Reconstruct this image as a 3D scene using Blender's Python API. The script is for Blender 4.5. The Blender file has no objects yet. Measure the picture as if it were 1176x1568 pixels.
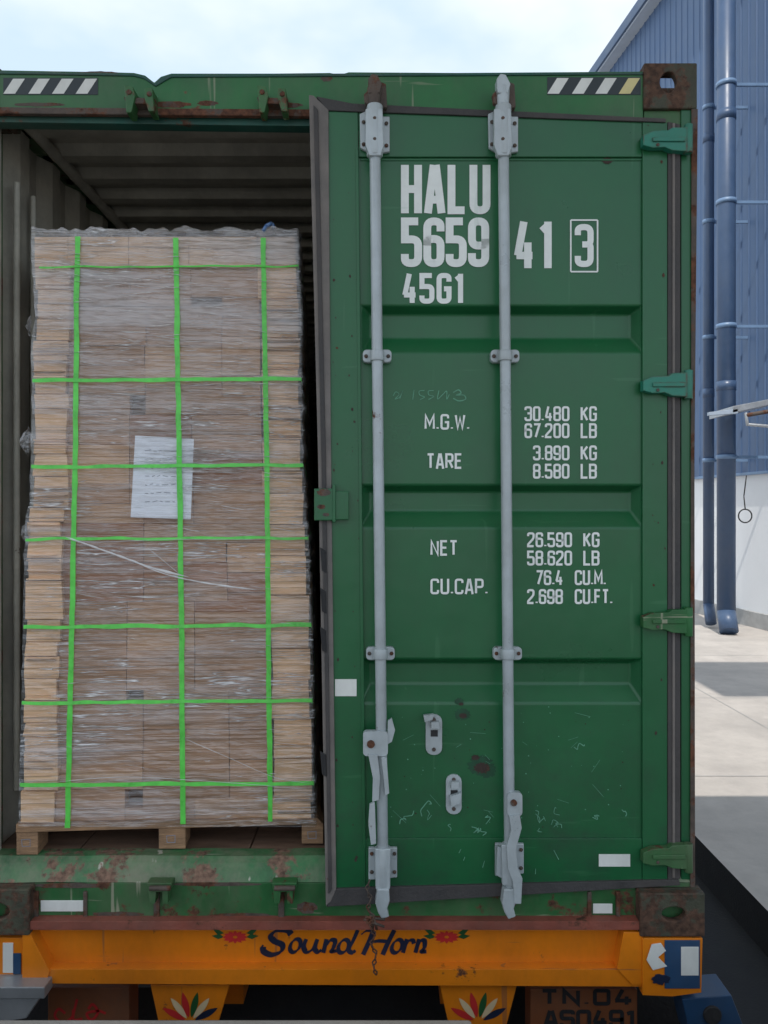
import bpy, math, random, bmesh
from mathutils import Vector as V, Matrix, noise
random.seed(7)
F=1184.0; CZ=2.6
scene=bpy.context.scene
scene.view_settings.view_transform='Standard'; scene.view_settings.look='None'; scene.view_settings.exposure=0
# ------------------------------------------------------------------ materials
def new(name):
    m=bpy.data.materials.new(name); m.use_nodes=True
    nt=m.node_tree; bs=nt.nodes['Principled BSDF']; return m,nt,bs
def nd(nt,t,**k):
    n=nt.nodes.new(t)
    for a,b in k.items(): setattr(n,a,b)
    return n
def noisen(nt,co,scale,detail=4,rough=.6,stretch=None,rot=None):
    n=nd(nt,'ShaderNodeTexNoise'); n.inputs['Scale'].default_value=scale
    n.inputs['Detail'].default_value=detail; n.inputs['Roughness'].default_value=rough
    if stretch or rot:
        mp=nd(nt,'ShaderNodeMapping')
        if stretch: mp.inputs['Scale'].default_value=stretch
        if rot: mp.inputs['Rotation'].default_value=rot
        nt.links.new(co,mp.inputs[0]); co=mp.outputs[0]
    nt.links.new(co,n.inputs['Vector']); return n.outputs['Fac']
def ramp(nt,f,a,b,c0=0.0,c1=1.0):
    r=nd(nt,'ShaderNodeMapRange'); r.inputs[1].default_value=a; r.inputs[2].default_value=b
    r.inputs[3].default_value=c0; r.inputs[4].default_value=c1
    nt.links.new(f,r.inputs[0]); return r.outputs[0]
def mixc(nt,f,a,b,mode='MIX'):
    m=nd(nt,'ShaderNodeMix',data_type='RGBA',blend_type=mode)
    for s,i in ((f,0),(a,6),(b,7)):
        if hasattr(s,'links'): nt.links.new(s,m.inputs[i])
        elif i==0: m.inputs[0].default_value=s
        else: m.inputs[i].default_value=(s[0],s[1],s[2],1)
    return m.outputs[2]
def math2(nt,op,a,b=None):
    m=nd(nt,'ShaderNodeMath',operation=op)
    for s,i in ((a,0),(b,1)):
        if s is None: continue
        if hasattr(s,'links'): nt.links.new(s,m.inputs[i])
        else: m.inputs[i].default_value=s
    return m.outputs[0]
def mk(name,base,rough=.5,metal=0,var=.2,scale=5,rust=None,rustcol=(.09,.035,.018),scratch=0,scol=(.45,.5,.45),
       bump=.08,bscale=60,edge=0,edgecol=(.10,.045,.025),dirt=0,dirtcol=(.12,.10,.08),stretch=None,tint=False,spec=.5,low=None,lines=None):
    m,nt,bs=new(name); L=nt.links
    co=nd(nt,'ShaderNodeTexCoord').outputs['Object']
    n1=noisen(nt,co,scale,5,.65,stretch)
    f=ramp(nt,n1,.3,.7)
    col=mixc(nt,f,[c*(1-var) for c in base],[min(1,c*(1+var)) for c in base])
    if tint:
        at=nd(nt,'ShaderNodeAttribute',attribute_name='tint')
        col=mixc(nt,1.0,col,at.outputs['Color'],'MULTIPLY')
    ln=None
    if lines:
        ln=noisen(nt,co,lines[0],3,.75,(lines[1],lines[1],lines[2]))
        col=mixc(nt,ramp(nt,ln,.36,.48,lines[3],0),col,[c*.30 for c in base])
        col=mixc(nt,ramp(nt,ln,.58,.68,0,.15),col,[min(1,c*1.15) for c in base])
    rg=ramp(nt,n1,.3,.7,rough*.8,min(1,rough*1.25))
    if dirt:
        d=math2(nt,'MULTIPLY',ramp(nt,noisen(nt,co,2.2,6,.75,(1,1,.5)),.42,.75),dirt)
        if low:
            sx=nd(nt,'ShaderNodeSeparateXYZ'); L.new(co,sx.inputs[0])
            d2=math2(nt,'MULTIPLY',ramp(nt,sx.outputs['Z'],low[0],low[1],0,1),ramp(nt,noisen(nt,co,5,6,.8),.40,.66))
            d=math2(nt,'MAXIMUM',d,math2(nt,'MULTIPLY',d2,low[2]))
        col=mixc(nt,d,col,dirtcol)
    if scratch:
        s1=ramp(nt,noisen(nt,co,26,2,.5,(1,1,.06),(0,.5,0)),.70,.73)
        s2=ramp(nt,noisen(nt,co,30,3,.6,(.07,1,1),(0,.15,0)),.68,.72)
        s=math2(nt,'MULTIPLY',math2(nt,'MAXIMUM',s1,s2),scratch)
        col=mixc(nt,s,col,scol)
    if edge:
        bv=nd(nt,'ShaderNodeBevel',samples=2); bv.inputs[0].default_value=.008
        ge=nd(nt,'ShaderNodeNewGeometry')
        dp=nd(nt,'ShaderNodeVectorMath',operation='DOT_PRODUCT')
        L.new(bv.outputs[0],dp.inputs[0]); L.new(ge.outputs['Normal'],dp.inputs[1])
        e=ramp(nt,dp.outputs['Value'],.999,.93)
        en=ramp(nt,noisen(nt,co,14,4),.42,.6)
        e=math2(nt,'MULTIPLY',math2(nt,'MULTIPLY',e,en),edge)
        col=mixc(nt,e,col,edgecol)
    if rust is not None:
        r=noisen(nt,co,7,8,.72); rm=ramp(nt,r,rust,rust+.05)
        rc=mixc(nt,ramp(nt,noisen(nt,co,50,3),.3,.7),[c*.5 for c in rustcol],[c*1.8 for c in rustcol])
        col=mixc(nt,rm,col,rc)
        rg=math2(nt,'MAXIMUM',rg,math2(nt,'MULTIPLY',rm,.85))
    L.new(col,bs.inputs['Base Color']); L.new(rg,bs.inputs['Roughness'])
    bs.inputs['Metallic'].default_value=metal
    bs.inputs['Specular IOR Level'].default_value=spec
    if bump:
        b=nd(nt,'ShaderNodeBump'); b.inputs['Strength'].default_value=bump; b.inputs['Distance'].default_value=.01
        L.new(ln if ln else noisen(nt,co,bscale,3,.6,stretch),b.inputs['Height']); L.new(b.outputs[0],bs.inputs['Normal'])
    return m
M={}
M['green']=mk('door_green_paint',(.012,.122,.042),.31,var=.10,scale=2.0,scratch=.12,scol=(.12,.3,.16),dirt=.35,dirtcol=(.028,.065,.040),rust=.715,bump=.5,bscale=3.0,low=(2.3,1.4,.7))
M['green_old']=mk('worn_green_paint',(.020,.13,.035),.5,var=.3,scale=6,scratch=.6,scol=(.40,.38,.28),dirt=.7,dirtcol=(.14,.11,.085),rust=.555,bump=.25,bscale=14)
M['sill']=mk('scuffed_sill_paint',(.045,.16,.06),.55,var=.4,scale=9,scratch=.9,scol=(.50,.48,.40),dirt=1.0,dirtcol=(.30,.25,.19),rust=.52,rustcol=(.16,.095,.065),bump=.35,bscale=20)
M['header']=mk('header_green_paint',(.022,.15,.045),.5,var=.25,scale=4,scratch=.5,scol=(.35,.35,.25),dirt=.45,dirtcol=(.12,.13,.09),rust=.64,bump=.3,bscale=6)
M['tealdark']=mk('dark_teal_paint',(.012,.085,.065),.5,var=.3,dirt=.4,rust=.6)
M['teal']=mk('teal_hinge_paint',(.015,.22,.15),.45,var=.15,edge=.8,dirt=.3,rust=.66)
M['rod']=mk('lock_rod_grey',(.44,.49,.51),.32,var=.12,scale=9,metal=.1,dirt=.55,dirtcol=(.22,.22,.20),rust=.63,spec=.5)
M['rusty']=mk('rusty_steel',(.10,.075,.06),.75,var=.4,scale=14,rust=.5,bump=.4)
M['casting']=mk('corner_casting_paint',(.060,.062,.040),.7,var=.4,scale=10,rust=.47,rustcol=(.07,.036,.022),bump=.4,edge=.7)
M['rubber']=mk('door_gasket_rubber',(.16,.145,.135),.7,var=.3,scale=8,dirt=.7,dirtcol=(.24,.20,.17),bump=.2,rust=.66)
M['darkrub']=mk('black_rubber',(.02,.02,.022),.8,var=.3,bump=.3,dirt=.4,dirtcol=(.06,.055,.05))
M['gasketd']=mk('dusty_seal',(.055,.052,.052),.75,var=.3,bump=.3,dirt=.6,dirtcol=(.12,.10,.09))
M['white']=mk('white_marking_paint',(.82,.85,.82),.55,var=.06,scale=20,scratch=.15,scol=(.25,.4,.3),bump=0)
M['chalk']=mk('chalk_marks',(.13,.34,.22),.8,var=.3,scale=40,bump=0)
M['tapew']=mk('reflective_tape_white',(.78,.79,.75),.35,var=.08,dirt=.3,bump=0)
M['tapey']=mk('reflective_tape_yellow',(.74,.64,.30),.35,var=.08,dirt=.3,bump=0)
M['tapeb']=mk('reflective_tape_black',(.02,.03,.035),.4,var=.2,bump=0)
M['orange']=mk('orange_enamel',(.82,.235,.010),.34,var=.14,scale=3,scratch=.6,scol=(.25,.11,.06),dirt=.5,dirtcol=(.34,.11,.02),rust=.645,bump=.3,bscale=5)
M['redrust']=mk('oxide_red_flange',(.26,.07,.045),.7,var=.35,dirt=.5,rust=.6,bump=.3)
M['navy']=mk('navy_lettering',(.012,.02,.05),.45,var=.2,bump=0)
M['blueP']=mk('blue_marker_paint',(.02,.07,.16),.45,var=.2,bump=0,dirt=.3)
M['red']=mk('red_flower_paint',(.60,.03,.03),.45,var=.15,bump=0)
M['leaf']=mk('leaf_green_paint',(.02,.10,.03),.45,var=.2,bump=0)
M['paleP']=mk('pale_petal_paint',(.75,.58,.35),.45,var=.1,bump=0)
M['brownbox']=mk('brown_plate_paint',(.26,.085,.03),.6,var=.25,dirt=.5,rust=.66)
M['kraft']=mk('kraft_board',(.80,.54,.34),.85,var=.12,scale=4,tint=True,bump=.7,spec=.2,lines=(4.2,.10,22,.55))
M['strap']=mk('green_pet_strap',(.12,.66,.09),.3,var=.2,scale=20,bump=.1,bscale=120)
M['paper']=mk('paper_label',(.80,.83,.90),.7,var=.04,bump=.05)
M['ink']=mk('printed_ink',(.25,.27,.33),.7,var=.2,bump=0)
M['wood']=mk('pallet_wood',(.34,.20,.11),.8,var=.4,scale=8,stretch=(1.5,6,12),bump=.5,bscale=30,dirt=.7,dirtcol=(.10,.07,.05))
M['ply']=mk('container_floor_ply',(.17,.10,.065),.75,var=.4,scale=6,stretch=(.6,3,1),dirt=.5,bump=.3)
M['ceil']=mk('container_interior_paint',(.55,.53,.45),.65,var=.2,scale=5,dirt=.5,rust=.68,bump=.15)
M['conc']=mk('yard_concrete',(.48,.44,.40),.85,var=.14,scale=.9,dirt=.55,dirtcol=(.32,.29,.27),bump=.3,bscale=25)
M['dock']=mk('dock_concrete',(.10,.10,.10),.85,var=.2,scale=3,dirt=.4,bump=.4)  # base colour darkened to stand in for shade on the dock
M['asph']=mk('pit_asphalt',(.022,.023,.026),.9,var=.35,scale=6,bump=.5)
M['blue']=mk('blue_cladding',(.070,.128,.245),.45,var=.06,scale=.8,dirt=.2,dirtcol=(.14,.18,.24),bump=0)
M['pipe']=mk('blue_downpipe',(.048,.088,.170),.38,var=.10,scale=2,dirt=.25,dirtcol=(.13,.16,.2),bump=0)
M['clip']=mk('pipe_clip_paint',(.15,.24,.38),.4,var=.1,bump=0)
M['wwall']=mk('white_render_wall',(.82,.83,.84),.8,var=.03,scale=1,dirt=.12,dirtcol=(.6,.6,.6),bump=.05)
M['plinth']=mk('grey_plinth',(.38,.38,.37),.85,var=.15,bump=.2)
M['gut']=mk('eave_flashing',(.36,.42,.50),.45,var=.06,bump=0)
M['shield']=mk('sun_shield_white',(.80,.80,.80),.6,var=.04,bump=0)  # colour of the added slab that blocks the sun
M['steel']=mk('galvanised_steel',(.42,.44,.46),.42,metal=.5,var=.15,dirt=.4,bump=.1)
M['blood']=mk('rust_scar',(.05,.032,.025),.8,var=.5,scale=30,rust=.55)
M['stain']=mk('dark_green_stain',(.012,.070,.032),.6,var=.4,scale=30,bump=0)
M['bluefilm']=mk('blue_tape',(.12,.22,.42),.35,var=.2)
def film_mat():
    m,nt,bs=new('stretch_film'); L=nt.links
    co=nd(nt,'ShaderNodeTexCoord').outputs['Object']
    a=noisen(nt,co,5,5,.62,(.30,1,2.6),(0,.14,0)); b=noisen(nt,co,11,3,.6,(.12,1,5.0),(0,-.20,0))
    def ridge(n,w): return ramp(nt,math2(nt,'ABSOLUTE',math2(nt,'SUBTRACT',n,.5)),0,w,1,0)
    r1=ridge(noisen(nt,co,4.5,4,.55,(.20,1,4.2),(0,.20,0)),.016); r2=ridge(noisen(nt,co,6.5,4,.55,(.16,1,5),(0,-.15,0)),.014)
    gate=ramp(nt,noisen(nt,co,4.0,3,.6,(.8,1,1.6)),.44,.58)
    crease_glint=math2(nt,'MULTIPLY',math2(nt,'MAXIMUM',r1,r2),gate)
    s=math2(nt,'ADD',math2(nt,'MULTIPLY',a,.7),math2(nt,'MULTIPLY',b,.3))
    sx=nd(nt,'ShaderNodeSeparateXYZ'); L.new(co,sx.inputs[0])
    s2=math2(nt,'ADD',s,ramp(nt,sx.outputs['Z'],2.7,3.4,-.03,.10))
    fac=ramp(nt,s2,.46,.68,.03,.52)
    fac=math2(nt,'MAXIMUM',fac,math2(nt,'MULTIPLY',crease_glint,.85))
    bs.inputs['Roughness'].default_value=.18
    L.new(mixc(nt,crease_glint,(.70,.69,.71),(.97,.98,1.0)),bs.inputs['Base Color'])  # creases go white, painting highlights into the film colour
    bs.inputs['Specular IOR Level'].default_value=1.0
    bp=nd(nt,'ShaderNodeBump'); bp.inputs['Strength'].default_value=1.0; bp.inputs['Distance'].default_value=.03
    L.new(math2(nt,'ADD',s,math2(nt,'MULTIPLY',crease_glint,.12)),bp.inputs['Height']); L.new(bp.outputs[0],bs.inputs['Normal'])
    tr=nd(nt,'ShaderNodeBsdfTransparent'); gl=nd(nt,'ShaderNodeBsdfGlossy'); gl.inputs['Roughness'].default_value=.10
    L.new(bp.outputs[0],gl.inputs['Normal'])
    mx0=nd(nt,'ShaderNodeMixShader'); mx0.inputs[0].default_value=.12; L.new(tr.outputs[0],mx0.inputs[1]); L.new(gl.outputs[0],mx0.inputs[2])
    mx=nd(nt,'ShaderNodeMixShader'); L.new(fac,mx.inputs[0]); L.new(mx0.outputs[0],mx.inputs[1]); L.new(bs.outputs[0],mx.inputs[2])
    L.new(mx.outputs[0],nt.nodes['Material Output'].inputs[0]); return m
M['film']=film_mat()
m,nt,bs=new('film_strand_and_glint'); bs.inputs['Base Color'].default_value=(.95,.96,.98,1); bs.inputs['Roughness'].default_value=.2  # serves real film strands and painted highlights alike
tr=nd(nt,'ShaderNodeBsdfTransparent'); mx=nd(nt,'ShaderNodeMixShader'); mx.inputs[0].default_value=.68
nt.links.new(tr.outputs[0],mx.inputs[1]); nt.links.new(bs.outputs[0],mx.inputs[2]); nt.links.new(mx.outputs[0],nt.nodes['Material Output'].inputs[0])
M['strand_glint']=m
# ------------------------------------------------------------------ geometry helpers
class Pl:
    def __init__(s,y0,t=0.0,x0=0.0): s.y0,s.t,s.x0=y0,t,x0; s.n=V((-t,1,0)).normalized()
    def p(s,u,v,off=0.0):
        k=(u-588)/F; y=(s.y0-off-s.t*s.x0)/(1-s.t*k); return V((k*y,y,CZ-(v-784)*y/F))
def empty(name,loc):
    e=bpy.data.objects.new(name,None); e.location=loc; e.empty_display_size=.3; scene.collection.objects.link(e); return e
class B:
    def __init__(s,name,parent=None): s.name,s.par=name,parent; s.v=[];s.f=[];s.m=[];s.sm=[];s.t=[];s.slots=[]
    def mi(s,m):
        if m not in s.slots: s.slots.append(m)
        return s.slots.index(m)
    def face(s,idx,m,sm=False,t=1.0): s.f.append(idx); s.m.append(s.mi(m)); s.sm.append(sm); s.t.append(t)
    def poly(s,pts,m,t=1.0):
        b=len(s.v); s.v+=[V(p) for p in pts]; s.face(list(range(b,b+len(pts))),m,False,t)
    def ext(s,pts,dv,m,t=1.0,sm=False):
        n=len(pts); b=len(s.v); s.v+=[V(p) for p in pts]+[V(p)+dv for p in pts]
        s.face(list(range(b,b+n)),m,False,t); s.face(list(range(b+2*n-1,b+n-1,-1)),m,False,t)
        for i in range(n):
            j=(i+1)%n; s.face([b+i,b+n+i,b+n+j,b+j],m,sm,t)
    def pr(s,pl,uv,off,th,m,t=1.0,sm=False): s.ext([pl.p(u,v,off) for u,v in uv],pl.n*th,m,t,sm)
    def rect(s,pl,u0,v0,u1,v1,off,th,m,t=1.0): s.pr(pl,[(u0,v0),(u1,v0),(u1,v1),(u0,v1)],off,th,m,t)
    def rrect(s,pl,u0,v0,u1,v1,r,off,th,m):
        pts=[]
        for cx,cy,a0 in ((u1-r,v0+r,-90),(u1-r,v1-r,0),(u0+r,v1-r,90),(u0+r,v0+r,180)):
            for k in range(5):
                a=math.radians(a0+k*22.5); pts.append((cx+r*math.cos(a),cy+r*math.sin(a)))
        s.pr(pl,pts,off,th,m)
    def box(s,a,b,m,t=1.0):
        x0,y0,z0=a;x1,y1,z1=b
        s.ext([V((x0,y0,z0)),V((x1,y0,z0)),V((x1,y0,z1)),V((x0,y0,z1))],V((0,y1-y0,0)),m,t)
    def tube(s,p0,p1,r,m,r1=None,n=18,caps=True):
        r1=r if r1 is None else r1; p0=V(p0);p1=V(p1); d=(p1-p0).normalized()
        a=d.orthogonal().normalized(); c=d.cross(a); b=len(s.v)
        for P,R in ((p0,r),(p1,r1)):
            for i in range(n):
                th=2*math.pi*i/n; s.v.append(P+(a*math.cos(th)+c*math.sin(th))*R)
        for i in range(n):
            j=(i+1)%n; s.face([b+i,b+j,b+n+j,b+n+i],m,True)
        if caps: s.face(list(range(b+n-1,b-1,-1)),m); s.face(list(range(b+n,b+2*n)),m)
    def path(s,pts,r,m,n=8):
        for i in range(len(pts)-1): s.tube(pts[i],pts[i+1],r,m,n=n)
    def disc(s,pl,u,v,rp,off,th,m,n=14):
        s.pr(pl,[(u+rp*math.cos(2*math.pi*i/n),v+rp*math.sin(2*math.pi*i/n)) for i in range(n)],off,th,m,sm=True)
    def ring(s,pl,rect,c,rx,ry,off,th,m,n=24):
        u0,v0,u1,v1=rect; b=len(s.v); outer=[];inner=[]
        for i in range(n):
            a=2*math.pi*(i+.5)/n; ca,sa=math.cos(a),math.sin(a)
            inner.append((c[0]+rx*ca,c[1]+ry*sa))
            k=min(((u1 if ca>0 else u0)-c[0])/ca if abs(ca)>1e-6 else 1e9,((v1 if sa>0 else v0)-c[1])/sa if abs(sa)>1e-6 else 1e9)
            outer.append((c[0]+ca*k,c[1]+sa*k))
        for cu,cv in ((u0,v0),(u1,v0),(u1,v1),(u0,v1)):
            j=min(range(n),key=lambda q:(outer[q][0]-cu)**2+(outer[q][1]-cv)**2); outer[j]=(cu,cv)
        for P in (outer,inner):
            for q in P: s.v.append(pl.p(q[0],q[1],off))
        for P in (outer,inner):
            for q in P: s.v.append(pl.p(q[0],q[1],off)+pl.n*th)
        for i in range(n):
            j=(i+1)%n
            s.face([b+i,b+j,b+n+j,b+n+i],m); s.face([b+2*n+i,b+3*n+i,b+3*n+j,b+2*n+j],m)
            s.face([b+i,b+2*n+i,b+2*n+j,b+j],m); s.face([b+n+i,b+n+j,b+3*n+j,b+3*n+i],m,True)
    def done(s,bevel=0,recalc=True):
        me=bpy.data.meshes.new(s.name); me.from_pydata([tuple(p) for p in s.v],[],s.f)
        for k in s.slots: me.materials.append(M[k])
        me.polygons.foreach_set('material_index',s.m); me.polygons.foreach_set('use_smooth',s.sm)
        if any(t!=1.0 for t in s.t):
            at=me.color_attributes.new('tint','FLOAT_COLOR','CORNER')
            for p in me.polygons:
                t=s.t[p.index]; t=t if isinstance(t,tuple) else (t,t,t)
                for li in p.loop_indices: at.data[li].color=(t[0],t[1],t[2],1)
        if recalc:
            bm=bmesh.new(); bm.from_mesh(me); bmesh.ops.recalc_face_normals(bm,faces=bm.faces); bm.to_mesh(me); bm.free()
        o=bpy.data.objects.new(s.name,me); scene.collection.objects.link(o)
        if s.par: o.parent=s.par; o.matrix_parent_inverse=Matrix.Translation(-s.par.location)
        if bevel:
            md=o.modifiers.new('bevel','BEVEL'); md.width=bevel; md.segments=2; md.limit_method='ANGLE'; md.angle_limit=math.radians(40)
        return o
def fillet(pts):
    out=[]; n=len(pts)
    for i,p in enumerate(pts):
        r=p[2] if len(p)>2 else 0
        P=V((p[0],p[1]))
        if r and 0<i<n-1:
            A=V(pts[i-1][:2]);C=V(pts[i+1][:2]); ra=min(r,(A-P).length*.5); rc=min(r,(C-P).length*.5)
            a=P+(A-P).normalized()*ra; c=P+(C-P).normalized()*rc
            for k in range(7):
                t=k/6; out.append(a*(1-t)**2+P*2*t*(1-t)+c*t*t)
        else: out.append(P)
    return out
w=.44; r=.2
GL={'H':(w,[[(0,-.07),(0,1.07)],[(w,-.07),(w,1.07)],[(0,.5),(w,.5)]]),
'A':(w,[[(-.01,-.07),(w/2-.035,1.07)],[(w+.01,-.07),(w/2+.035,1.07)],[(.16*w,.25),(.84*w,.25)]]),
'L':(w*.9,[[(0,1.07),(0,0),(w,0)]]),
'U':(w,[[(0,1.07),(0,0,r),(w,0,r),(w,1.07)]]),
'5':(w,[[(w,1),(0,1),(0,.57),(w,.57,r),(w,0,r),(0,0,r),(0,.22)]]),
'6':(w,[[(w,.76),(w,1,r),(0,1,r),(0,0,r),(w,0,r),(w,.58,r),(0,.58,r),(0,.42)]]),
'9':(w,[[(0,.24),(0,0,r),(w,0,r),(w,1,r),(0,1,r),(0,.42,r),(w,.42,r),(w,.58)]]),
'4':(w,[[(.74*w,-.07),(.74*w,.56)],[(.45*w,1.07),(0,.24)],[(-.04,.24),(w*1.08,.24)]]),
'1':(w*.5,[[(0,.84),(.40*w,.96)],[(.44*w,-.07),(.44*w,1.07)]]),
'3':(w,[[(0,.78),(0,1,r),(w,1,r),(w,.53,r*.8),(.35*w,.53)],[(.6*w,.53),(w,.53,r*.6),(w,0,r),(0,0,r),(0,.22)]]),
'G':(w,[[(w,.76),(w,1,r),(0,1,r),(0,0,r),(w,0,r),(w,.48),(.5*w,.48)]]),
'M':(w*1.25,[[(0,0),(0,1),(.62*w,.3),(1.25*w,1),(1.25*w,0)]]),
'W':(w*1.3,[[(0,1),(.3*w,0),(.65*w,.8),(w,0),(1.3*w,1)]]),
'T':(w,[[(0,1),(w,1)],[(.5*w,1),(.5*w,0)]]),
'R':(w,[[(0,0),(0,1),(w,1,r),(w,.5,r),(0,.5)],[(.5*w,.5),(w,0)]]),
'E':(w*.9,[[(w*.9,1),(0,1),(0,0),(.9*w,0)],[(0,.52),(.8*w,.52)]]),
'N':(w,[[(0,0),(0,1),(w,0),(w,1)]]),
'C':(w,[[(w,.76),(w,1,r),(0,1,r),(0,0,r),(w,0,r),(w,.24)]]),
'P':(w,[[(0,0),(0,1),(w,1,r),(w,.46,r),(0,.46)]]),
'0':(w,[[(0,.5),(0,1,r),(w,1,r),(w,0,r),(0,0,r),(0,.5)]]),
'8':(w,[[(0,.75),(0,1,r),(w,1,r),(w,.53,r),(0,.53,r),(0,.75)],[(0,.26),(0,.53,r),(w,.53,r),(w,0,r),(0,0,r),(0,.26)]]),
'2':(w,[[(0,.78),(0,1,r),(w,1,r),(w,.62,r),(0,.14,.05),(0,0),(w,0)]]),
'7':(w,[[(0,1),(w,1),(.3*w,0)]]),
'K':(w,[[(0,0),(0,1)],[(w,1),(0,.42)],[(.3*w,.6),(w,0)]]),
'B':(w,[[(0,0),(0,1),(w,1,r),(w,.54,r),(0,.54)],[(0,.54),(w,.54,r),(w,0,r),(0,0),(0,.3)]]),
'F':(w*.9,[[(w*.9,1),(0,1),(0,0)],[(0,.52),(.8*w,.52)]]),
'S':(w,[[(w,.8),(w,1,r),(0,1,r),(0,.52,r),(w,.52,r),(w,0,r),(0,0,r),(0,.2)]]),
'.':(.04,[[(0.02,0),(.02,.10)]]),' ':(.25,[])}
cnt=[0]
def stroke(b,pl,pts,tw,off,mat,nib=None):
    n=len(pts)
    if n<2: return
    cnt[0]=(cnt[0]+1)%14; o=off+cnt[0]*.00010
    closed=(pts[0]-pts[-1]).length<1e-4 and n>3
    Ls=[];Rs=[]
    for i in range(n):
        if closed and i in (0,n-1): a=pts[n-2];c=pts[1]
        else: a=pts[max(0,i-1)];c=pts[min(n-1,i+1)]
        d1=(pts[i]-a);d2=(c-pts[i])
        if d1.length<1e-6:d1=d2
        if d2.length<1e-6:d2=d1
        d1=d1.normalized();d2=d2.normalized(); n1=V((-d1.y,d1.x));n2=V((-d2.y,d2.x)); mm=(n1+n2)
        if mm.length<.2: mm=n1
        mm=mm.normalized(); k=1/max(.45,mm.dot(n1)); h=tw/2
        if nib: h=tw/2*(.32+.68*abs(d2.x*math.sin(nib)-d2.y*math.cos(nib))); k=1
        Ls.append(pts[i]+mm*h*k);Rs.append(pts[i]-mm*h*k)
    base=len(b.v)
    for q in Ls+Rs: b.v.append(pl.p(q.x,q.y,o))
    for i in range(n-1): b.face([base+i,base+i+1,base+n+i+1,base+n+i],mat)
def text(b,pl,s,u0,u1,v0,v1,tw,off,mat,gap=.2):
    ws=[GL[c][0] for c in s]; g=gap
    tot=sum(ws)+g*(len(s)-1)
    uu0,uu1=u0+tw/2,u1-tw/2; vt,vb=v0+tw/2,v1-tw/2; k=(uu1-uu0)/tot; x=0
    for c in s:
        gw,sts=GL[c]
        for st in sts:
            rad=(vb-vt)
            P=[(uu0+(x+p[0])*k, vb-p[1]*rad)+((p[2]*rad*.8,) if len(p)>2 else ()) for p in st]
            stroke(b,pl,fillet(P),tw,off,mat)
        x+=gw+g
def crom(pts,k=6):
    P=[V(p) for p in pts]; P=[P[0]*2-P[1]]+P+[P[-1]*2-P[-2]]; out=[]
    for i in range(1,len(P)-2):
        for j in range(k):
            t=j/k; a,b,c,d=P[i-1:i+3]
            out.append(.5*((2*b)+(c-a)*t+(2*a-5*b+4*c-d)*t*t+(3*b-a-3*c+d)*t**3))
    out.append(P[-2]); return out
def blob(cu,cv,ru,rv,seed,n=22,amp=.4):
    return [(cu+ru*(1+amp*noise.noise(V((i*.8,seed,0))))*math.cos(i/n*6.283),cv+rv*(1+amp*noise.noise(V((i*.8,seed,0))))*math.sin(i/n*6.283)) for i in range(n)]
# ------------------------------------------------------------------ container
CP=Pl(2.55)
XL,XR=-1.39,1.05; ZT,ZB=4.084,1.20; YB=2.55+12.19
cont=empty('shipping_container',(-.17,2.55,1.2))
b=B('header_rail',cont)
top=[(-60,106),(60,108),(170,110),(205,111),(222,115),(236,126),(246,117),(262,112),(420,112),(505,111),(520,114),(534,110),(700,111),(985,109)]
b.pr(CP,top+[(985,186),(475,176),(-60,166)],-.004,.10,'header')
b.pr(CP,[(-60,163),(478,167),(478,178),(-60,173)],.008,.02,'rusty')
b.pr(CP,[(-60,175),(478,180),(478,193),(-60,186)],-.02,.05,'tealdark')
b.pr(CP,[(-60,107),(204,112),(222,116),(236,127),(246,118),(262,113),(985,110),(985,114),(262,118),(238,132),(220,120),(204,116),(-60,112)],.001,.006,'tealdark')
for u in (213,417):
    b.pr(CP,[(u-23,130),(u-10,132),(u-6,146),(u-12,172),(u-20,172)],.055,.06,'green_old')
    b.pr(CP,[(u+8,134),(u+20,134),(u+23,170),(u+14,170),(u+8,150)],.055,.06,'green_old')
    b.pr(CP,[(u-24,148),(u+24,150),(u+20,159),(u-20,158)],.045,.05,'rusty')
    b.disc(CP,u-16,140,4,.06,.01,'rusty'); b.disc(CP,u+15,143,4,.06,.01,'rusty')
for k,(cu,cv,ru,rv) in enumerate(((262,160,30,5),(318,158,16,4),(60,160,40,3),(440,161,24,4),(500,120,9,5),(150,112,30,3))):
    b.poly([CP.p(u,v,-.0034) for u,v in blob(cu,cv,ru,rv,k)],'rusty')
b.done(.003)
b=B('hazard_tape',cont)
def tape(u0,u1,v0,v1,n,ylast):
    b.rect(CP,u0,v0,u1,v1,-.0025,.001,'tapeb')
    st=(u1-u0)/n; sl=15
    for i in range(n):
        a=u0+st*i+(2 if i else 0)
        q=[(min(u1,a+sl),v0+1.5),(min(u1,a+sl+st*.5),v0+1.5),(a+st*.5,v1-1.5),(a,v1-1.5)]
        b.poly([CP.p(x,y,-.0015) for x,y in q],'tapey' if (ylast and i==n-1) else 'tapew')
tape(5,150,119,145,4,False); tape(838,981,118,145,4,True)
b.done()
b=B('corner_castings',cont)
def casting(u0,v0,u1,v1,hc,rx,ry,off=.006,open_top=False):
    b.ring(CP,(u0,v0,u1,v1),hc,rx,ry,off,.03,'casting')
    a=CP.p(u0,v0,off);c=CP.p(u1,v1,off); y0=a.y+.03;y1=a.y+.178
    b.box((a.x,y0,a.z-.02),(c.x,y0+.03,a.z),'casting') ; b.box((a.x,y1-.03,a.z-.02),(c.x,y1,a.z),'casting')
    b.box((c.x-.028,y0,c.z),(c.x,y1,a.z-.021),'casting'); b.box((a.x,y0,c.z),(a.x+.02,y1,a.z-.021),'casting')
    b.box((a.x+.021,y0,c.z),(c.x-.029,y1,c.z+.022),'casting')
    if not open_top: b.box((a.x+.021,y1-.03,c.z+.023),(c.x-.029,y1,a.z-.022),'darkrub')
casting(986,96,1068,166,(1024,125),13,16,open_top=True)
casting(980,1368,1080,1435,(1032,1400),18,11,.045)
casting(-58,1362,45,1433,(-8,1396),22,13,.045)
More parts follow.
